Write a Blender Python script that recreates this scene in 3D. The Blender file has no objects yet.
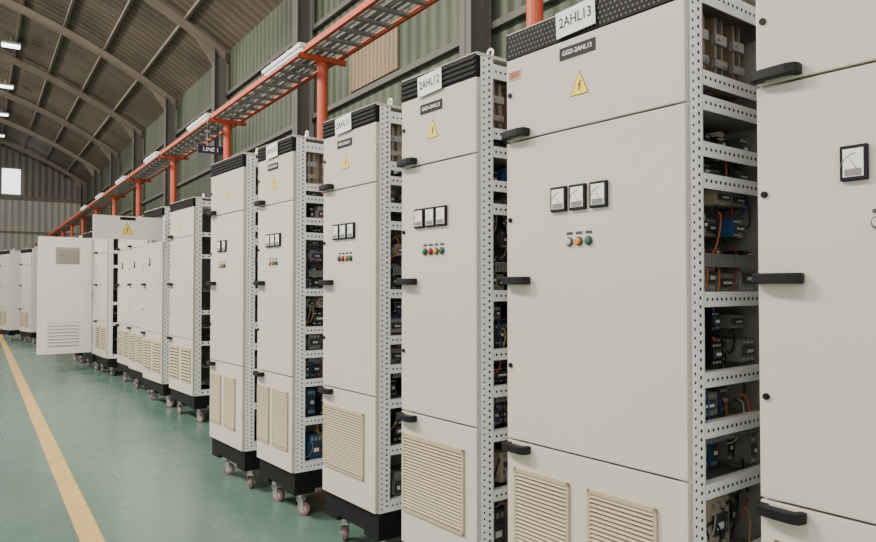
import bpy, math, random
from mathutils import Vector, Matrix
R = math.radians
PI = math.pi
C = bpy.context.scene.collection
random.seed(7)

# ------------------------------------------------------------ materials
def mat(name, col, rough=0.5, metal=0.0, noise=0.0, nscale=20, emis=None, estr=0, bump=0, spec=None):
    m = bpy.data.materials.new(name); m.use_nodes = True
    nt = m.node_tree; b = nt.nodes['Principled BSDF']
    b.inputs['Base Color'].default_value = (*col, 1)
    b.inputs['Roughness'].default_value = rough
    b.inputs['Metallic'].default_value = metal
    if spec is not None: b.inputs['Specular IOR Level'].default_value = spec
    if emis:
        b.inputs['Emission Color'].default_value = (*emis, 1); b.inputs['Emission Strength'].default_value = estr
    if noise or bump:
        tc = nt.nodes.new('ShaderNodeTexCoord'); n = nt.nodes.new('ShaderNodeTexNoise')
        n.inputs['Scale'].default_value = nscale; n.inputs['Detail'].default_value = 4
        nt.links.new(tc.outputs['Object'], n.inputs['Vector'])
        if noise:
            r = nt.nodes.new('ShaderNodeMix'); r.data_type = 'RGBA'
            r.inputs[6].default_value = (*[c*(1-noise) for c in col], 1)
            r.inputs[7].default_value = (*[min(1, c*(1+noise)) for c in col], 1)
            nt.links.new(n.outputs['Fac'], r.inputs[0]); nt.links.new(r.outputs[2], b.inputs['Base Color'])
        if bump:
            bp = nt.nodes.new('ShaderNodeBump'); bp.inputs['Strength'].default_value = bump
            bp.inputs['Distance'].default_value = 0.01
            nt.links.new(n.outputs['Fac'], bp.inputs['Height']); nt.links.new(bp.outputs['Normal'], b.inputs['Normal'])
    return m

M = {}
M['door'] = mat('door_powder_coat', (0.56, 0.515, 0.435), 0.27, noise=0.03, nscale=1.5, spec=.65)
M['doorwhite'] = mat('open_door_white', (0.70, 0.67, 0.61), 0.4, noise=0.03, nscale=1.5)
M['frame'] = mat('frame_white', (0.88, 0.88, 0.87), 0.45, noise=0.05, nscale=6)
M['hole'] = mat('hole_dark', (0.012, 0.012, 0.012), 0.9)
M['dot'] = mat('perforation_grey', (0.10, 0.10, 0.105), 0.8)
M['black'] = mat('black_plastic', (0.006, 0.006, 0.008), 0.55, spec=.25)
M['blackmetal'] = mat('black_painted_steel', (0.007, 0.007, 0.008), 0.65, noise=0.2, nscale=8, spec=.2)
M['vent'] = mat('vent_beige_plastic', (0.42, 0.35, 0.23), 0.55)
M['ventgrey'] = mat('vent_grey_mesh', (0.30, 0.28, 0.25), 0.6)
M['ventfaint'] = mat('vent_pale_slots', (0.60, 0.56, 0.50), 0.6)
M['white'] = mat('paper_white', (0.75, 0.75, 0.75), 0.7)
M['ink'] = mat('ink_black', (0.01, 0.01, 0.01), 0.6)
M['lettering'] = mat('white_lettering', (0.8, 0.8, 0.8), 0.6)
M['yellow'] = mat('warning_yellow', (0.85, 0.62, 0.02), 0.5)
M['orange'] = mat('orange_paint', (0.46, 0.072, 0.025), 0.55, noise=0.25, nscale=5)
M['steel'] = mat('galvanised_steel', (0.45, 0.45, 0.44), 0.4, metal=0.7, noise=0.15, nscale=15)
M['tray'] = mat('tray_steel', (0.27, 0.26, 0.25), 0.5, metal=0.3, noise=0.3, nscale=10)
M['column'] = mat('column_grey_paint', (0.11, 0.105, 0.09), 0.6, noise=0.2, nscale=3)
M['arch'] = mat('roof_arch_paint', (0.215, 0.175, 0.135), 0.7, noise=0.25, nscale=3)
M['wheel'] = mat('caster_wheel_red', (0.25, 0.13, 0.13), 0.5)
M['hub'] = mat('caster_hub', (0.50, 0.48, 0.47), 0.5)
M['blue'] = mat('device_blue', (0.02, 0.09, 0.22), 0.4)
M['dkgrey'] = mat('device_dark_grey', (0.05, 0.052, 0.055), 0.45)
M['midgrey'] = mat('device_grey', (0.19, 0.19, 0.18), 0.45)
M['beige'] = mat('insulator_beige', (0.46, 0.38, 0.27), 0.5)
M['busgrey'] = mat('busbar_tinned', (0.36, 0.27, 0.20), 0.35, metal=0.6)
M['copper'] = mat('busbar_dull_copper', (0.30, 0.15, 0.09), 0.35, metal=0.9)
M['inner'] = mat('interior_zinc', (0.32, 0.31, 0.29), 0.45, metal=0.2)
for n, c in (('w_orange', (0.5, 0.13, 0.03)), ('w_blue', (0.02, 0.07, 0.25)), ('w_black', (0.01, 0.01, 0.01)), ('w_red', (0.3, 0.03, 0.02)), ('w_yellow', (0.4, 0.32, 0.06)), ('w_white', (.35,.35,.33))):
    M[n] = mat(n, c, 0.5)
M['lamp_white'] = mat('pilot_lamp_white', (0.5, 0.5, 0.46), 0.5)
M['lamp_amber'] = mat('pilot_lamp_amber', (0.65, 0.22, 0.02), 0.5)
M['lamp_red'] = mat('pilot_lamp_red', (0.35, 0.03, 0.02), 0.5)
M['lamp_green'] = mat('pilot_lamp_green', (0.01, 0.13, 0.06), 0.5)
M['needle'] = mat('meter_needle', (0.5, 0.03, 0.02), 0.5)
M['tube'] = mat('lamp_tube', (0.9, 0.9, 0.9), 0.4, emis=(0.95, 0.97, 1), estr=0.5)
M['highbay'] = mat('highbay_glow', (0.9, 0.9, 0.9), 0.4, emis=(0.92, 0.96, 1), estr=6)
M['line'] = mat('floor_line_paint', (0.56, 0.38, 0.14), 0.4, noise=0.3, nscale=5)
M['sign'] = mat('sign_navy', (0.012, 0.016, 0.035), 0.5)

def floor_mat():
    m = bpy.data.materials.new('green_epoxy_floor'); m.use_nodes = True
    nt = m.node_tree; b = nt.nodes['Principled BSDF']; L = nt.links
    tc = nt.nodes.new('ShaderNodeTexCoord')
    n1 = nt.nodes.new('ShaderNodeTexNoise'); n1.inputs['Scale'].default_value = 0.9; n1.inputs['Detail'].default_value = 8; n1.inputs['Roughness'].default_value = .65
    n2 = nt.nodes.new('ShaderNodeTexNoise'); n2.inputs['Scale'].default_value = 35; n2.inputs['Detail'].default_value = 3
    L.new(tc.outputs['Object'], n1.inputs['Vector']); L.new(tc.outputs['Object'], n2.inputs['Vector'])
    r = nt.nodes.new('ShaderNodeValToRGB')
    r.color_ramp.elements[0].position = 0.3; r.color_ramp.elements[0].color = (0.078, 0.148, 0.118, 1)
    r.color_ramp.elements[1].position = 0.72; r.color_ramp.elements[1].color = (0.118, 0.198, 0.158, 1)
    L.new(n1.outputs['Fac'], r.inputs['Fac']); L.new(r.outputs['Color'], b.inputs['Base Color'])
    rr = nt.nodes.new('ShaderNodeMapRange'); rr.inputs[3].default_value = 0.18; rr.inputs[4].default_value = 0.36
    L.new(n1.outputs['Fac'], rr.inputs[0]); L.new(rr.outputs[0], b.inputs['Roughness'])
    b.inputs['Specular IOR Level'].default_value = 0.5
    bp = nt.nodes.new('ShaderNodeBump'); bp.inputs['Strength'].default_value = 0.05; bp.inputs['Distance'].default_value = 0.01
    L.new(n2.outputs['Fac'], bp.inputs['Height']); L.new(bp.outputs['Normal'], b.inputs['Normal'])
    return m
def sheet_mat(name, c1, c2, scale, axis='Y', rough=0.6, patch=0.5, emis=None):
    m = bpy.data.materials.new(name); m.use_nodes = True
    nt = m.node_tree; b = nt.nodes['Principled BSDF']; L = nt.links
    tc = nt.nodes.new('ShaderNodeTexCoord')
    w = nt.nodes.new('ShaderNodeTexWave'); w.bands_direction = axis; w.inputs['Scale'].default_value = scale
    n1 = nt.nodes.new('ShaderNodeTexNoise'); n1.inputs['Scale'].default_value = 0.7; n1.inputs['Detail'].default_value = 8
    L.new(tc.outputs['Object'], w.inputs['Vector']); L.new(tc.outputs['Object'], n1.inputs['Vector'])
    mx = nt.nodes.new('ShaderNodeMix'); mx.data_type = 'RGBA'
    mx.inputs[6].default_value = (*c1, 1); mx.inputs[7].default_value = (*c2, 1)
    mr = nt.nodes.new('ShaderNodeMath'); mr.operation = 'MULTIPLY_ADD'; mr.inputs[1].default_value = 0.5
    L.new(w.outputs['Fac'], mr.inputs[0]); 
    mn = nt.nodes.new('ShaderNodeMapRange'); mn.inputs[1].default_value = .35; mn.inputs[2].default_value = .65; mn.inputs[4].default_value = patch
    L.new(n1.outputs['Fac'], mn.inputs[0]); L.new(mn.outputs[0], mr.inputs[2])
    L.new(mr.outputs[0], mx.inputs[0]); L.new(mx.outputs[2], b.inputs['Base Color'])
    b.inputs['Roughness'].default_value = rough
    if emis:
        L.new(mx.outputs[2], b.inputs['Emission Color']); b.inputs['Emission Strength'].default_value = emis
    bp = nt.nodes.new('ShaderNodeBump'); bp.inputs['Strength'].default_value = 0.8; bp.inputs['Distance'].default_value = 0.04
    L.new(w.outputs['Fac'], bp.inputs['Height']); L.new(bp.outputs['Normal'], b.inputs['Normal'])
    return m
M['floor'] = floor_mat()
M['roof'] = sheet_mat('roof_sheet', (0.075, 0.056, 0.040), (0.19, 0.147, 0.107), 1.0, patch=.6)
M['greenwall'] = sheet_mat('green_corrugated_sheet', (0.026, 0.036, 0.021), (0.082, 0.10, 0.060), 1.3, patch=.7, emis=0.08)  # faint emission stands in for daylight coming through translucent panels
M['endwall'] = sheet_mat('end_wall_sheet', (0.38, 0.355, 0.32), (0.50, 0.47, 0.42), 1.0, axis='X')
M['endupper'] = sheet_mat('end_wall_upper_sheet', (0.15, 0.13, 0.11), (0.24, 0.21, 0.18), 1.0, axis='X')
M['pane_tan'] = sheet_mat('rusty_tan_sheet', (0.10, 0.065, 0.032), (0.27, 0.20, 0.11), 2.6, patch=.6, emis=.15)  # emission imitates outside light passing through the tan pane
M['pane_bright'] = mat('bright_window_pane', (0.9, 0.9, 0.9), 0.5, emis=(0.95, 0.97, 1), estr=2.5)

# ------------------------------------------------------------ mesh builder
class MB:
    def __init__(s): s.v = []; s.f = []; s.m = []; s.sm = []
    def poly(s, pts, m=0):
        b = len(s.v); s.v += [tuple(p) for p in pts]; s.f.append(tuple(range(b, b+len(pts)))); s.m.append(m)
    def box(s, x0, x1, y0, y1, z0, z1, m=0):
        b = len(s.v)
        s.v += [(x0,y0,z0),(x1,y0,z0),(x1,y1,z0),(x0,y1,z0),(x0,y0,z1),(x1,y0,z1),(x1,y1,z1),(x0,y1,z1)]
        for f in ((0,3,2,1),(4,5,6,7),(0,1,5,4),(1,2,6,5),(2,3,7,6),(3,0,4,7)):
            s.f.append(tuple(b+i for i in f)); s.m.append(m)
    def prism(s, pts, vec, m=0):
        n = len(pts); b = len(s.v); vec = Vector(vec)
        s.v += [tuple(p) for p in pts] + [tuple(Vector(p)+vec) for p in pts]
        s.f.append(tuple(b+i for i in reversed(range(n)))); s.m.append(m)
        s.f.append(tuple(b+n+i for i in range(n))); s.m.append(m)
        for i in range(n):
            j = (i+1) % n; s.f.append((b+i, b+j, b+n+j, b+n+i)); s.m.append(m)
    def cyl(s, p0, p1, r, n=12, m=0, r2=None):
        s.tube([p0, p1], r, n, m, [r, r if r2 is None else r2])
    def tube(s, pts, r, n=8, m=0, rs=None, caps=True):
        pts = [Vector(p) for p in pts]; rings = []
        d0 = (pts[1]-pts[0]).normalized()
        up = Vector((0,0,1)) if abs(d0.z) < 0.9 else Vector((1,0,0))
        a = d0.cross(up).normalized()
        for i, p in enumerate(pts):
            if i == 0: d = pts[1]-pts[0]
            elif i == len(pts)-1: d = pts[-1]-pts[-2]
            else: d = pts[i+1]-pts[i-1]
            d.normalize(); a = (a - d*a.dot(d)).normalized(); c = d.cross(a)
            rr = rs[i] if rs else r; b = len(s.v)
            for k in range(n):
                t = 2*PI*k/n; s.v.append(tuple(p + a*(rr*math.cos(t)) + c*(rr*math.sin(t))))
            rings.append(b)
        for i in range(len(rings)-1):
            for k in range(n):
                k2 = (k+1) % n
                s.f.append((rings[i]+k, rings[i]+k2, rings[i+1]+k2, rings[i+1]+k)); s.m.append(m)
        if caps:
            s.f.append(tuple(rings[0]+k for k in reversed(range(n)))); s.m.append(m)
            s.f.append(tuple(rings[-1]+k for k in range(n))); s.m.append(m)
    def build(s, name, mats, parent=None, bevel=0, smooth=False, loc=None):
        me = bpy.data.meshes.new(name); me.from_pydata(s.v, [], s.f)
        if not isinstance(mats, (list, tuple)): mats = [mats]
        for m in mats: me.materials.append(m)
        me.polygons.foreach_set('material_index', s.m)
        me.update()
        if smooth:
            for p in me.polygons: p.use_smooth = len(p.vertices) == 4
        o = bpy.data.objects.new(name, me); C.objects.link(o)
        if parent is not None: o.parent = parent
        if loc: o.location = loc
        if bevel:
            b = o.modifiers.new('bevel', 'BEVEL'); b.width = bevel; b.segments = 2; b.limit_method = 'ANGLE'
        return o

def tag(o, label, cat=None, group=None):
    o['label'] = label
    if cat: o['category'] = cat
    if group: o['group'] = group
    return o
def struct(o, label=None):
    o['kind'] = 'structure'
    if label: o['label'] = label
    return o
def empty(name, loc, rz, label, cat, group=None):
    o = bpy.data.objects.new(name, None); C.objects.link(o); o.location = loc; o.rotation_euler = (0,0,rz)
    o.empty_display_size = 0.1
    return tag(o, label, cat, group)
def text(name, s, size, loc, rot, m, parent, sx=1.0, off=.012):
    cu = bpy.data.curves.new(name, 'FONT'); cu.body = s; cu.size = size; cu.align_x = 'CENTER'; cu.align_y = 'CENTER'
    cu.extrude = 0.0004; cu.offset = size*off; cu.resolution_u = 3
    t = bpy.data.objects.new(name, cu); C.objects.link(t)
    bpy.context.view_layer.update()
    me = bpy.data.meshes.new_from_object(t.evaluated_get(bpy.context.evaluated_depsgraph_get()))
    bpy.data.objects.remove(t)
    me.materials.clear(); me.materials.append(m)
    o = bpy.data.objects.new(name, me); C.objects.link(o); o.parent = parent
    o.location = loc; o.rotation_euler = rot; o.scale = (sx, 1, 1)
    return o

# ------------------------------------------------------------ cabinet
TILT = R(4.4)
DEP = 0.6
def holes(mb, axis, c, us, zs, r, m=1, sgn=1, sq=False):
    n = 4 if sq else 6
    for u in us:
        for z in zs:
            pts = []
            for k in range(n):
                t = 2*PI*k/n + (PI/4 if sq else 0)
                a, b = r*math.cos(t), r*math.sin(t)
                pts.append((c, u+a*sgn, z+b) if axis == 'x' else (u+a*sgn, c, z+b))
            mb.poly(pts, m)
def frange(a, b, s):
    out = []
    while a < b: out.append(a); a += s
    return out

def caster(parent, x, y, rot):
    b = MB()
    b.box(-.035, .035, -.035, .035, .138, .15)
    b.cyl((0,0,.105), (0,0,.138), .024, 12)
    for s in (-1, 1):
        b.prism([(-.02, s*.022-.002, .108), (.024, s*.022-.002, .108), (.032, s*.022-.002, .036), (.012, s*.022-.002, .03)], (0, .004, 0))
    b.box(-.02, .02, -.024, .024, .098, .108)
    b.cyl((.022,-.03,.043), (.022,.03,.043), .007, 8)
    c = b.build('caster', M['steel'], parent, loc=(x, y, 0)); c.rotation_euler = (0,0,rot)
    w = MB()
    w.tube([(.022,-.015,.043), (.022,-.012,.043), (.022,.012,.043), (.022,.015,.043)], .043, 20, 0, [.038,.0428,.0428,.038])
    w.cyl((.022,-.018,.043), (.022,.018,.043), .024, 14, 1)
    w.build('wheel', [M['wheel'], M['hub']], c)
    return c

def handle(parent, z, flip=False, off=0.0):
    b = MB()
    y0 = -.021
    pts = [(-.004,y0), (-.006,y0-.022), (.006,y0-.034), (.05,y0-.040), (.095,y0-.043), (.118,y0-.036), (.124,y0-.02), (.122,y0), (.104,y0), (.098,y0-.016), (.03,y0-.014), (.024,y0)]
    b.prism([(p[0]+off, p[1], z-.014) for p in pts], (0,0,.028))
    return b.build('handle', M['black'], parent, bevel=.003)

def vent(parent, x0, x1, z0, z1, y=-.0205, m='vent', lou=True, nm='vent_grille', step=.016):
    b = MB()
    b.box(x0, x1, y-.004, y, z0, z1, 0)
    fr = .012
    b.box(x0, x1, y-.010, y-.003, z1-fr, z1, 0); b.box(x0, x1, y-.010, y-.003, z0, z0+fr, 0)
    b.box(x0, x0+fr, y-.010, y-.003, z0, z1, 0); b.box(x1-fr, x1, y-.010, y-.003, z0, z1, 0)
    z = z0+fr+.003
    while z < z1-fr-.006:
        b.poly([(x0+fr, y-.0045, z+step*.34), (x1-fr, y-.0045, z+step*.34), (x1-fr, y-.0045, z+.001), (x0+fr, y-.0045, z+.001)], 1)
        b.prism([(x0+fr, y-.004, z+step*.38), (x0+fr, y-.012, z+step*.45), (x0+fr, y-.004, z+step*.97)], (x1-x0-2*fr, 0, 0), 0)
        z += step
    return b.build(nm, [M[m], M['hole']], parent)

def meter(parent, x, z, w=.070, h=.086):
    b = MB(); y = -.021
    b.box(x-w/2, x+w/2, y-.012, y, z-h/2, z+h/2)
    o = b.build('meter', M['black'], parent, bevel=.002)
    f = MB(); f.box(x-w/2+.008, x+w/2-.008, y-.0135, y-.011, z-h/2+.009, z+h/2-.009, 0)
    f.box(x-w/2+.012, x+w/2-.012, y-.0145, y-.013, z-h/2+.011, z-h/2+.028, 1)
    cx, cz = x+.010, z-.018
    pr = None
    for k in range(9):
        t = R(95+k*9); p = (cx+.040*math.cos(t), cz+.042*math.sin(t)); 
        if pr: f.prism([(pr[0], y-.014, pr[1]), (p[0], y-.014, p[1]), (p[0]*.98+cx*.02, y-.014, p[1]*.96+cz*.04), (pr[0]*.98+cx*.02, y-.014, pr[1]*.96+cz*.04)], (0,-.0008,0), 1)
        pr = p
    f.prism([(cx-.0012, y-.0145, cz), (cx+.0012, y-.0145, cz), (cx-.020, y-.0145, cz+.034)], (0,-.0008,0), 2)
    f.build('meter_face', [M['white'], M['midgrey'], M['needle']], o)

def lamp(parent, x, z, col):
    b = MB(); y = -.021
    b.cyl((x,y,z), (x,y-.006,z), .0155, 16)
    b.box(x-.013, x+.013, y-.002, y, z+.024, z+.033)
    o = b.build('pilot_light', M['dkgrey'], parent)
    l = MB(); l.tube([(x,y-.006,z), (x,y-.012,z), (x,y-.014,z)], .011, 14, 0, [.0112,.011,.007])
    l.build('lens', M[col], o)

def triangle(parent, x, z, s, y=-.021, plane='front'):
    b = MB()
    h = s*1.05
    def P(u, v, d):
        return (x+u, y-d, z+v) if plane == 'front' else (y+d, x+u, z+v)
    def tri(sc, d, m):
        hh = h*sc; ss = s*sc
        b.prism([P(-ss/2, -hh/3, d), P(ss/2, -hh/3, d), P(0, 2*hh/3, d)], tuple(Vector(P(0,0,.0006))-Vector(P(0,0,0))), m)
    tri(1, .0, 1); tri(.9, .0007, 0)
    bolt = [(.06,.30),(-.10,.02),(0,.03),(-.05,-.16),(-.09,-.13),(-.03,-.26),(.05,-.15),(.01,-.15),(.11,.08),(.02,.07),(.13,.30)]
    b.prism([P(u*s*.8, v*s*.8+.03*s, .0016) for u, v in bolt], tuple(Vector(P(0,0,.0006))-Vector(P(0,0,0))), 1)
    return b.build('warning_sign', [M['yellow'], M['ink']], parent)

def device(parent, x, y, z, sx, sy, sz, m):
    b = MB()
    b.box(x-sx/2, x+sx/2, y-sy/2, y+sy/2, z, z+sz)
    b.box(x-sx*.4, x+sx*.4, y-sy/2-.008, y-sy/2, z+sz*.25, z+sz*.75, 0)
    b.box(x+sx/2, x+sx/2+.008, y-sy*.35, y+sy*.35, z+sz*.3, z+sz*.7, 1)
    b.box(x+sx/2+.008, x+sx/2+.012, y-sy*.2, y+sy*.2, z+sz*.42, z+sz*.55, 3)
    for k in range(3):
        b.box(x+sx/2, x+sx/2+.004, y-sy*.38+k*sy*.29, y-sy*.20+k*sy*.29, z+sz*.80, z+sz*.92, 2)
        b.box(x+sx/2, x+sx/2+.004, y-sy*.38+k*sy*.29, y-sy*.20+k*sy*.29, z+sz*.06, z+sz*.18, 2)
    return b.build('breaker', [M[m], M['dkgrey'], M['steel'], M['white']], parent, bevel=.0015)
def wires(parent, pts_list, m, r=.004, name='wire'):
    for pts in pts_list:
        b = MB(); b.tube(pts, r, 6)
        b.build(name, M[m], parent, smooth=True)

RAILS = [2.33, 2.075, 2.0, 1.86, 1.765, 1.41, 1.17, 1.02, .84, .60, .31]
def cabinet(loc, w, label, code=None, nmet=3, nlamp=3, mx=None, lx=None, vents=((.04,.305),(.385,.65)), det=2,
            tilt=TILT, sign_x=.345, tri_x=.354, open_top=False, open_door=False, badge=False, rng=0, dots=False, closed=False, mw=.070, sz=2.35):
    rnd = random.Random(rng+11)
    root = empty('switchgear_cabinet', (*loc, 0), -PI/2+tilt, label, 'cabinet', 'switchgear cabinets standing in a row on casters')
    b = MB()
    for y0, y1 in ((0,.012),(DEP-.012,DEP)): 
        b.box(0, w, y0, y1, .175, .29); b.box(0,.14,y0,y1,.15,.176); b.box(w-.14,w,y0,y1,.15,.176)
    for x0, x1 in ((0,.012),(w-.012,w)):
        b.box(x0, x1, .012, DEP-.012, .175, .29); b.box(x0,x1,.012,.14,.15,.176); b.box(x0,x1,DEP-.14,DEP-.012,.15,.176)
    for x0 in (.012, w-.14):
        for y0 in (.012, DEP-.14): b.box(x0, x0+.128, y0, y0+.128, .15, .156)
    b.box(.012, w-.012, .012, DEP-.012, .27, .285)
    b.build('base', M['blackmetal'], root)
    for x in (.08, w-.08):
        for y in (.08, DEP-.08):
            caster(root, x, y, rnd.uniform(-.6, 2.6))
    step = .026 if det == 2 else .05
    for x0, sgn in ((0,-1), (w-.045,1)):
        for y0 in (0, DEP-.07):
            p = MB(); t = .004
            xo = x0 if sgn < 0 else x0+.045
            p.box(min(xo, xo-sgn*t), max(xo, xo-sgn*t), y0, y0+.07, .29, 2.38)
            yf = y0 if y0 == 0 else y0+.07-t
            p.box(x0, x0+.045, yf, yf+t, .29, 2.38)
            yi = y0+.07-t if y0 == 0 else y0
            p.box(x0, x0+.045, yi, yi+t, .29, 2.38)
            zs = frange(.31, 2.37, step)
            cx = xo+sgn*.0008
            holes(p, 'x', cx, [y0+.018], zs, .0050 if det == 2 else .007, 1, sgn)
            holes(p, 'x', cx, [y0+.047], [z+step/2 for z in zs], .0070 if det == 2 else .009, 1, sgn, True)
            p.build('frame_post', [M['frame'], M['hole']], root)
    rails = RAILS if det == 2 else RAILS[::2]
    for z in rails:
        for xo, sgn in ((w,1), (0,-1)):
            p = MB(); hh = .045 if z not in (2.33,.31) else .06
            if z == .31: z0 = .29
            else: z0 = z-hh/2
            a, c_ = (xo-.004, xo) if sgn > 0 else (xo, xo+.004)
            p.box(a, c_, .07, DEP-.07, z0, z0+hh)
            a2, c2 = (xo-.03, xo-.004) if sgn > 0 else (xo+.004, xo+.03)
            p.box(a2, c2, .07, DEP-.07, z0+hh-.004, z0+hh)
            if det == 2: holes(p, 'x', xo+sgn*.0008, frange(.085, DEP-.08, .026), [z0+hh*.5], .0058, 1, sgn)
            else: holes(p, 'x', xo+sgn*.0008, frange(.085, DEP-.08, .06), [z0+hh*.55], .01, 1, sgn)
            p.build('side_rail', [M['frame'], M['hole']], root)
    if closed:
        p = MB(); p.box(w, w+.012, .004, DEP-.004, .30, 2.37)
        p.build('side_panel', M['doorwhite'], root, bevel=.003)
    p = MB(); p.box(-.002, w+.002, -.02, DEP, 2.38, 2.394); p.box(.02, w-.02, .02, DEP-.02, 2.394, 2.40)
    p.build('top_cover', M['door'], root, bevel=.002)
    p = MB(); p.box(0, w, -.024, 0, 2.296, 2.388)
    if dots:
        holes(p, 'y', -.0246, frange(.02, w-.015, .017), [2.308, 2.342, 2.376], .0042, 1, 1)
        holes(p, 'y', -.0246, frange(.0285, w-.015, .017), [2.325, 2.359], .0042, 1, 1)
    else:
        for k in range(4): p.box(.004, w-.004, -.029, -.024, 2.303+k*.021, 2.312+k*.021)
    p.build('louvre_band', [M['blackmetal'], M['dot']], root)
    p = MB(); p.box(.045, w-.045, DEP-.012, DEP-.002, .29, 2.38)
    p.build('back_panel', M['inner'], root)
    for x in (.05, w-.05):
        p = MB(); y = .1
        p.cyl((x,y,2.40),(x,y,2.41), .016, 12)
        p.tube([(x+.016*math.cos(t), y, 2.424+.016*math.sin(t)) for t in [2*PI*k/14-PI/2 for k in range(15)]], .005, 8)
        p.build('lifting_eye', M['frame'], root, smooth=True)
    g = .003
    def panel(name, z0, z1):
        p = MB(); p.box(0, w-.002, -.021, -.001, z0, z1)
        return p.build(name, M['door'], root, bevel=.003)
    if open_door:
        p = MB(); p.box(w, w+.02, -.84, -.02, .32, 2.27)
        d = p.build('door', M['doorwhite'], root, bevel=.003)
        for (ya, yb, za, zb, m_) in ((-.58,-.22,1.82,2.10,'ventgrey'), (-.70,-.22,.44,.86,'ventfaint')):
            q = MB(); q.box(w+.02, w+.026, ya, yb, za, zb, 0)
            st = .03 if m_ == 'ventgrey' else .055
            for z in frange(za+.02, zb-.03, st):
                q.prism([(w+.026, ya+.02, z), (w+.036, ya+.02, z+.004), (w+.026, ya+.02, z+.014)], (0, yb-ya-.04, 0), 0)
                if m_ == 'ventfaint': q.box(w+.026, w+.0265, ya+.02, yb-.02, z-.008, z, 1)
            q.build('vent_grille', [M[m_], M['ventgrey']], d)
        for z in (.6, 1.3, 2.0):
            q = MB(); q.cyl((w+.006,-.012,z-.03),(w+.006,-.012,z+.03),.009,8); q.build('hinge', M['steel'], d)
    else:
        if open_top:
            p = MB(); p.box(w, w+.02, -.78, -.02, 1.985, 2.25)
            tp = p.build('top_panel', M['doorwhite'], root, bevel=.003)
            q = MB(); q.box(w+.02, w+.022, -.50, -.33, 2.205, 2.24); q.build('nameplate', M['black'], tp)
            triangle(tp, -.42, 2.09, .12, y=w+.021, plane='side')
        else:
            tp = panel('top_panel', 1.985+g, 2.293)
            handle(tp, 2.008)
            if code:
                nz = 2.247-(2.35-sz)
                q = MB(); q.box(sign_x-.078, sign_x+.078, -.0235, -.0205, nz-.021, nz+.021)
                npl = q.build('nameplate', M['black'], tp)
                if det == 2: text('nameplate_lettering', 'GGD-'+code, .023, (sign_x, -.024, nz), (PI/2,0,0), M['lettering'], npl, 0.95, off=.004)
            triangle(tp, tri_x, 2.12, .080)
            if badge:
                q = MB(); q.box(.012, .075, -.0235, -.0205, 2.215, 2.25, 0); q.box(.016, .071, -.0242, -.0233, 2.219, 2.246, 1)
                q.build('maker_plate', [M['steel'], M['copper']], tp)
            q = MB(); q.cyl((.02,-.021,2.16),(.02,-.027,2.16),.009,12); q.build('lock', M['black'], tp)
        if code:
            q = MB(); q.box(sign_x-.085, sign_x+.085, -.0325, -.0305, sz-.045, sz+.045)
            pp = q.build('paper_sign', M['white'], root)
            pp.data.transform(Matrix.Translation((sign_x,-.031,sz)) @ Matrix.Rotation(R(-2.5), 4, 'Y') @ Matrix.Translation((-sign_x,.031,-sz)))
            if det == 2: text('sign_lettering', code, .05, (sign_x, -.033, sz+.002), (PI/2,R(-2.5),0), M['ink'], pp, 0.85)
        md = panel('main_door', .885+g, 1.985-g)
        handle(md, 1.470)
        for z in (1.694, 1.157):
            q = MB(); q.cyl((.02,-.021,z),(.02,-.027,z),.009,12); q.cyl((.02,-.027,z),(.02,-.029,z),.005,8); q.build('lock', M['black'], md)
        ld = panel('lower_door', .293, .885-g)
        handle(ld, .862)
        for x0, x1 in vents: vent(ld, x0, x1, .44 if len(vents) == 1 else .42, .785, step=.014 if det == 2 else .034)
        mxs = mx if mx else [.2647, .3495, .438]
        for x in mxs[:nmet]: meter(md, x, 1.748, w=mw)
        lxs = lx if lx else [.308, .35, .392]
        cols = ['lamp_white','lamp_amber','lamp_green'] if nlamp == 3 else ['lamp_green','lamp_red','lamp_amber','lamp_green']
        for i, x in enumerate(lxs[:nlamp]): lamp(md, x, 1.6, cols[i])
    # interior
    p = MB(); p.box(.05, w-.05, .47, .478, .36, 2.28)
    p.build('mounting_plate', M['inner'], root)
    p = MB(); p.box(.004, .010, .07, .46, .33, 2.30)
    p.build('partition_plate', M['midgrey'], root)
    for z in (2.0, 1.41, 1.02, .84, .6):
        p = MB(); p.box(.03, w-.03, .10, .47, z-.018, z-.012); p.box(.03, w-.03, .10, .104, z-.018, z+.02)
        p.build('shelf', M['inner'], root)
    if det == 2:
        for z0, z1 in ((.33,.57),(.63,.81),(.87,.99),(1.05,1.38),(1.44,1.95)):
            p = MB(); p.box(w-.235, w-.23, .11, .46, z0, z1); p.build('support_plate', M['midgrey'], root)
        pal = ['dkgrey','black','midgrey','midgrey','beige','dkgrey','blue','inner','black']
        for (z, zm) in ((2.02,.05), (1.43,.10), (1.545,.035), (1.61,.09), (1.71,.05), (1.79,.05), (1.87,.10), (1.04,.10), (1.20,.10), (1.31,.07), (.86,.12), (.62,.18), (.31,.22)):
            y = .12+rnd.uniform(0,.02)
            while y < .43:
                sy = rnd.choice([.03,.045,.06,.09,.12])
                if rnd.random() < .10: y += sy; continue
                sx = rnd.uniform(.05,.10)
                device(root, w-.05-rnd.uniform(0,.07)-sx/2, y+sy/2, z, sx, sy, rnd.uniform(.6,1)*zm, rnd.choice(pal))
                y += sy+rnd.uniform(.003,.015)
        for z in (1.545, 1.005):
            p = MB(); p.box(w-.13, w-.03, .105, .44, z-.035, z-.03)
            for y in frange(.108, .43, .018): p.box(w-.034, w-.03, y, y+.011, z-.03, z+.0)
            p.box(w-.036, w-.029, .105, .44, z, z+.005)
            p.build('wire_duct', M['midgrey'], root)
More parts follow.
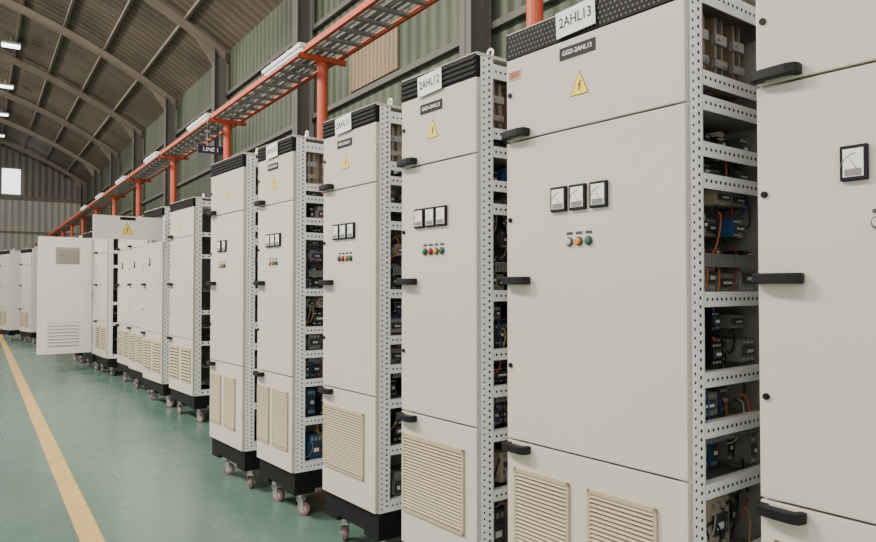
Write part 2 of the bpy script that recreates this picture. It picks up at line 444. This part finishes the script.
        for k in range(3):
            p = MB(); yy = .105+k*.105
            p.box(w-.09, w-.045, yy, yy+.018, 2.115, 2.30, 0)
            p.box(w-.09, w-.045, yy+.032, yy+.05, 2.115, 2.30, 0)
            p.box(w-.050, w-.036, yy-.008, yy+.058, 2.215, 2.245, 2)
            p.box(w-.050, w-.036, yy-.008, yy+.058, 2.14, 2.165, 2)
            p.box(w-.06, w-.04, yy+.018, yy+.032, 2.115, 2.30, 1)
            p.cyl((w-.036,yy+.008,2.23),(w-.028,yy+.008,2.23),.007,6,2); p.cyl((w-.036,yy+.042,2.15),(w-.028,yy+.042,2.15),.007,6,2)
            p.build('busbar', [M['busgrey'], M['dkgrey'], M['steel']], root)
        p = MB(); p.box(w-.125, w-.10, .09, .45, 2.09, 2.32); p.box(w-.10,w-.05,.09,.45,2.10,2.115)
        p.build('insulator', M['beige'], root)
        for m_, n, r in (('w_orange',7,.003),('w_blue',6,.003),('w_black',22,.0038),('w_red',4,.0025),('w_yellow',2,.0025),('w_white',3,.0025)):
            L = []
            for k in range(n):
                z0 = rnd.uniform(.45,1.95); ln = rnd.uniform(.06,.18)
                y0 = rnd.uniform(.09,.35); x0 = w-rnd.uniform(.03,.06)
                pts = []
                bow = rnd.uniform(.01,.05); dy = rnd.uniform(-.06,.10)
                for i in range(11):
                    t = i/10
                    pts.append((x0-.02*t+.012*math.sin(3*t+k), max(.08,min(.45, y0+dy*t+bow*math.sin(PI*t))), z0-ln*t+.02*math.sin(PI*2*t)))
                L.append(pts)
            wires(root, L, m_, r)
    return root

# near row (closest first)
cabinet((1.774,1.102), .80, 'nearest grey switchgear cabinet, cut off by the right edge of the photo', None, rng=1, mx=[.244,.345,.441], lx=[.294,.336,.378], mw=.062)
cabinet((1.673,2.046), .752, 'wide grey switchgear cabinet with paper sign reading 2AHL13, two lower vents', '2AHL13', badge=True, rng=2, dots=True)
cabinet((1.643,2.775), .525, 'narrow grey switchgear cabinet with paper sign reading 2AHL12, single beige vent', '2AHL12', nlamp=4,
        mx=[.146,.227,.304], lx=[.183,.223,.263,.303], vents=((.02,.45),), sign_x=.225, tri_x=.235, rng=3, sz=2.332)
cabinet((1.673,3.716), .558, 'narrow grey switchgear cabinet directly beyond the 2AHL12 cabinet, single beige vent', '2AHL11', nlamp=4,
        mx=[.16,.24,.32], lx=[.19,.23,.27,.31], vents=((.02,.45),), sign_x=.24, tri_x=.25, rng=4, sz=2.335)
cabinet((1.611,4.658), .53, 'narrow grey cabinet with two small beige vents, second beyond the 2AHL12 cabinet', '2AHL10',
        mx=[.18,.255,.33], lx=[.2,.25,.3], vents=((.02,.2),(.26,.48)), sign_x=.24, tri_x=.25, rng=5, sz=2.335)
cabinet((1.525,5.50), .64, 'grey cabinet at the near edge of the wide gap, third beyond the 2AHL12 cabinet', None, nmet=2,
        mx=[.2,.3], lx=[.2,.25,.3], vents=((.04,.24),(.32,.52)), rng=6)
# far group
cabinet((1.852,8.378), .80, 'first grey cabinet past the wide gap, with open perforated side frame', None, nmet=0, nlamp=0, vents=((.05,.35),(.45,.75)), det=1, rng=7)
cabinet((1.78,9.51), .80, 'distant cabinet whose top panel with warning triangle swings out over the aisle', None, nmet=1, nlamp=0, vents=((.05,.35),(.45,.75)), det=1, open_top=True, rng=8)
cabinet((1.81,10.69), .75, 'distant grey cabinet just beyond the one with the swung-out top panel', None, nmet=1, nlamp=0, vents=((.05,.35),(.42,.7)), det=1, rng=9, closed=True)
cabinet((1.80,11.6), .70, 'distant grey cabinet second beyond the one with the swung-out top panel', None, nmet=1, nlamp=0, vents=((.05,.3),(.38,.65)), det=1, rng=10, closed=True)
cabinet((1.68,13.05), .80, 'distant grey cabinet right in front of the cabinet with the full-height open door', None, nmet=0, nlamp=0, vents=((.05,.35),(.45,.75)), det=1, rng=12)
cabinet((1.59,14.1), .80, 'distant cabinet with its full-height white door standing open across the aisle', None, det=1, open_door=True, rng=13)
cabinet((1.5,15.4), .80, 'grey cabinet hidden mostly behind the full-height open door', None, nmet=0, nlamp=0, det=1, rng=14)
cabinet((.93,21.0), .80, 'pale cabinet seen left of the open white door, nearer of the two far ones', None, nmet=0, nlamp=0, det=1, rng=15, closed=True, tilt=R(14))
cabinet((.50,22.3), .80, 'farthest pale cabinet at the left edge of the photo', None, nmet=0, nlamp=0, det=1, rng=16, closed=True, tilt=R(14))

# ------------------------------------------------------------ building
XR = 4.9; Y0 = -4.0; Y1 = 44.0; EZ = 7.0; XA = -5.0; RISE = 3.0
HS = XR-XA; RAD = (HS*HS+RISE*RISE)/(2*RISE)
def rz(x): return EZ+RISE-(RAD-math.sqrt(RAD*RAD-(x-XA)**2))
p = MB(); p.box(-15, XR+.1, Y0, Y1, -.1, 0); struct(p.build('floor', M['floor']), 'glossy green epoxy floor')
p = MB(); p.box(.50, .62, Y0, 40, 0, .002); tag(p.build('floor_marking_line', M['line']), 'long yellow painted stripe running down the green floor', 'floor marking')
p = MB(); N = 40; xs = [XA-HS+2*HS*i/N for i in range(N+1)]
for i in range(N):
    a, b = xs[i], xs[i+1]
    p.prism([(a,Y0,rz(a)),(b,Y0,rz(b)),(b,Y0,rz(b)+.05),(a,Y0,rz(a)+.05)], (0,Y1-Y0,0))
struct(p.build('ceiling', M['roof']), 'brown corrugated barrel-vault roof')
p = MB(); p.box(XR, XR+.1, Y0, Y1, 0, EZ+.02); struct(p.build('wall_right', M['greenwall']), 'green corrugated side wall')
p = MB(); p.box(-15.1, -15, Y0, Y1, 0, 2.0); p.box(-15.1, -15, Y0, Y1, 5.8, EZ+.02)
for y in frange(Y0, Y1, 5.05): p.box(-15.1, -14.9, y, y+.3, 0, EZ)
struct(p.build('wall_left', M['endwall']), 'pale side wall with long open window band')
p = MB(); p.box(-15, XR+.1, Y1, Y1+.1, 0, 6.2, 0); p.box(-15, XR+.1, Y1, Y1+.1, 6.2, EZ, 1)
for i in range(N):
    a, b = xs[i], xs[i+1]
    p.prism([(a,Y1,EZ),(b,Y1,EZ),(b,Y1,rz(b)),(a,Y1,rz(a))], (0,.1,0), 1)
struct(p.build('wall_far', [M['endwall'], M['endupper']]), 'sheeted end wall, pale below and brown above')
p = MB(); p.box(-15, XR, Y1-.12, Y1-.01, 6.1, 6.3); struct(p.build('trim_1', M['arch']))
p = MB(); p.box(-15, XR, Y1-.12, Y1-.01, 4.3, 4.4); struct(p.build('trim_2', M['arch']))
p = MB(); p.box(1.0, 1.85, Y1-.04, Y1-.01, 6.4, 7.75); struct(p.build('window_1', M['pane_bright']), 'bright window in the end wall')
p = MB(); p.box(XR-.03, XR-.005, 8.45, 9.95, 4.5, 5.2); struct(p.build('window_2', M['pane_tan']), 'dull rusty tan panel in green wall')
ti = 3
for z in (2.6, 4.35, 5.9):
    p = MB(); p.box(XR-.09, XR-.03, Y0, Y1, z, z+.08); p.box(XR-.03,XR,Y0,Y1,z+.06,z+.08)
    struct(p.build('trim_%d' % ti, M['column'])); ti += 1
for k in range(1, 20):
    x = XR-k*1.0
    if x < XA-HS+.3: break
    z = rz(x)
    p = MB(); p.box(x-.035, x+.035, Y0, Y1, z-.1, z-.01); struct(p.build('trim_%d' % ti, M['arch'])); ti += 1
colY = [1.28+5.05*k for k in range(9)]
ords = ['first','second','third','fourth','fifth','sixth','seventh','eighth','ninth']
for i, y in enumerate(colY):
    p = MB(); x0, x1 = XR-.38, XR-.1
    p.box(x0, x0+.015, y-.11, y+.11, .02, EZ); p.box(x1-.015, x1, y-.11, y+.11, .02, EZ); p.box(x0, x1, y-.006, y+.006, .02, EZ)
    p.box(x0-.05, x1+.05, y-.16, y+.16, 0, .025)
    tag(p.build('steel_column', M['column']), 'grey steel column against the green wall, %s from the camera' % ords[i], 'column', 'steel columns along the wall')
    p = MB(); 
    for j in range(N):
        a, b = xs[j], xs[j+1]
        for (o0, o1, hw) in ((.10,.112,.05),(.112,.298,.008),(.298,.31,.05)):
            p.prism([(a,y-hw,rz(a)-o1),(b,y-hw,rz(b)-o1),(b,y-hw,rz(b)-o0),(a,y-hw,rz(a)-o0)], (0,2*hw,0))
    p.prism([(XR-.38,y-.01,EZ-.4),(XR-.38,y-.01,rz(XR-.38)-.25),(XR-.9,y-.01,rz(XR-.9)-.25)], (0,.02,0))
    tag(p.build('roof_arch', M['arch']), 'curved steel roof arch springing from wall column, %s from the camera' % ords[i], 'roof arch', 'steel arches under the roof')

# cable tray on orange posts
PX = 2.7; TZ = 3.62
tr = empty('cable_tray', (PX,0,TZ), 0, 'long grey ladder cable tray with red-orange side rails above the cabinets', 'cable tray')
for s in (-1, 1):
    p = MB(); x = s*.2
    p.box(x-.005, x+.005, -1, 43, 0, .055, 0); p.box(min(x,x-s*.03), max(x,x-s*.03), -1, 43, 0, .005, 0)
    p.build('side_rail', M['orange'], tr)
rest = MB()
for i, y in enumerate(frange(1.2, 43, .28)):
    if i < 100:
        q = MB(); q.box(-.195, .195, y-.028, y+.028, .012, .035); q.build('rung', M['tray'], tr)
    else: rest.box(-.195, .195, y-.028, y+.028, .012, .035)
r_ = rest.build('far_rungs', M['tray'], tr); r_['kind'] = 'stuff'
for k in range(6):
    p = MB()
    p.tube([(-.13+.05*k+.01*math.sin(i*.7+k*2), -1+i*1.1, .052+.012*(k%2)) for i in range(41)], .016, 6)
    p.build('cable', M['midgrey' if k % 2 else 'tray'], tr)
for i in range(14):
    y = 0.06+3.02*(i+1)
    p = MB()
    p.cyl((0,0,.01),(0,0,TZ-.05), .05, 16); p.box(-.12,.12,-.12,.12,0,.012)
    p.box(-.24,.24,-.02,.02,TZ-.05,TZ)
    p.box(-.07,.07,-.07,.07,TZ-.062,TZ-.05)
    o = p.build('orange_post', M['orange'], loc=(PX,y,0))
    tag(o, 'orange steel post carrying the cable tray, number %d counting from the camera' % (i+1), 'post', 'orange posts under the cable tray')
for i, y in enumerate((5.85, 8.9, 11.9, 14.9, 17.9, 20.9)):
    t = empty('batten_light', (PX-.3, y, TZ-.06), 0, 'white fluorescent batten fixed beside the cable tray, %s from the camera' % ords[i], 'light', 'batten lights along the cable tray')
    p = MB(); p.box(-.03,.03,0,1.0,.03,.065); p.box(-.03,.0945,.3,.33,.065,.075); p.box(-.03,.0945,.7,.73,.065,.075); p.build('housing', M['white'], t)
    p = MB(); p.cyl((0,.03,.016),(0,.97,.016),.014,10); p.build('tube', M['tube'], t)
t = empty('line_sign', (PX-.15, 9.35, 3.20), 0, 'small dark hanging board with white lettering under the cable tray', 'sign')
p = MB(); p.box(-.17,.17,-.01,.01,0,.1); p.build('board', M['sign'], t)
p = MB(); p.cyl((-.05,0,.1),(-.05,0,.42),.003,6); p.build('hanger', M['steel'], t)
p = MB(); p.cyl((.12,0,.1),(.12,0,.42),.003,6); p.build('hanger', M['steel'], t)
text('lettering', 'LINE 1', .075, (0,-.011,.05), (PI/2,0,0), M['lettering'], t)
for i, y in enumerate((4.5, 9.5, 14.5, 19.5, 24.8, 30, 35, 40)):
    for xx in (.75, -5.0):  # crown row is out of view, added to help light the hall
        z = rz(xx)-.32
        t = empty('ceiling_lamp', (xx, y, z), 0, ('bright lamp hung under the roof, %s from the camera in its row' % ords[i]) if xx > 0 else ('added unseen lamp under the roof crown, %s from the camera' % ords[i]), 'lamp', 'lamps under the roof')
        p = MB(); p.box(-.26,.26,-.2,.2,.03,.1); p.cyl((0,0,.1),(0,0,.3),.01,8); p.build('housing', M['steel'], t, bevel=.01)
        p = MB(); p.box(-.24,.24,-.18,.18,.01,.03); p.build('diffuser', M['highbay'], t)

# ------------------------------------------------------------ light
w = bpy.data.worlds.new('World'); bpy.context.scene.world = w; w.use_nodes = True
bg = w.node_tree.nodes['Background']; bg.inputs[0].default_value = (1.0, 0.965, 0.91, 1); bg.inputs[1].default_value = 2.1
def area(name, loc, rot, sx, sy, e, col=(1,1,1)):
    l = bpy.data.lights.new(name, 'AREA'); l.shape = 'RECTANGLE'; l.size = sx; l.size_y = sy; l.energy = e; l.color = col
    o = bpy.data.objects.new(name, l); C.objects.link(o); o.location = loc; o.rotation_euler = rot
for i, (y, e) in enumerate(((1, 500), (8, 1900), (18, 1000), (30, 1000))):  # added fill lights out of view, tilted towards the cabinet doors
    area('added_row_fill', (-5, y, 8.6), (0, R(-32), 0), 1.2, 4, e, (1,.94,.84))

# ------------------------------------------------------------ camera
cam = bpy.data.cameras.new('Camera'); co = bpy.data.objects.new('Camera', cam); C.objects.link(co)
cam.sensor_width = 36; cam.lens = 36*700/876; cam.clip_start = .05; cam.clip_end = 200
co.location = (0,0,1.45); co.rotation_euler = (R(90+1.23), 0, -R(33.3))
bpy.context.scene.camera = co
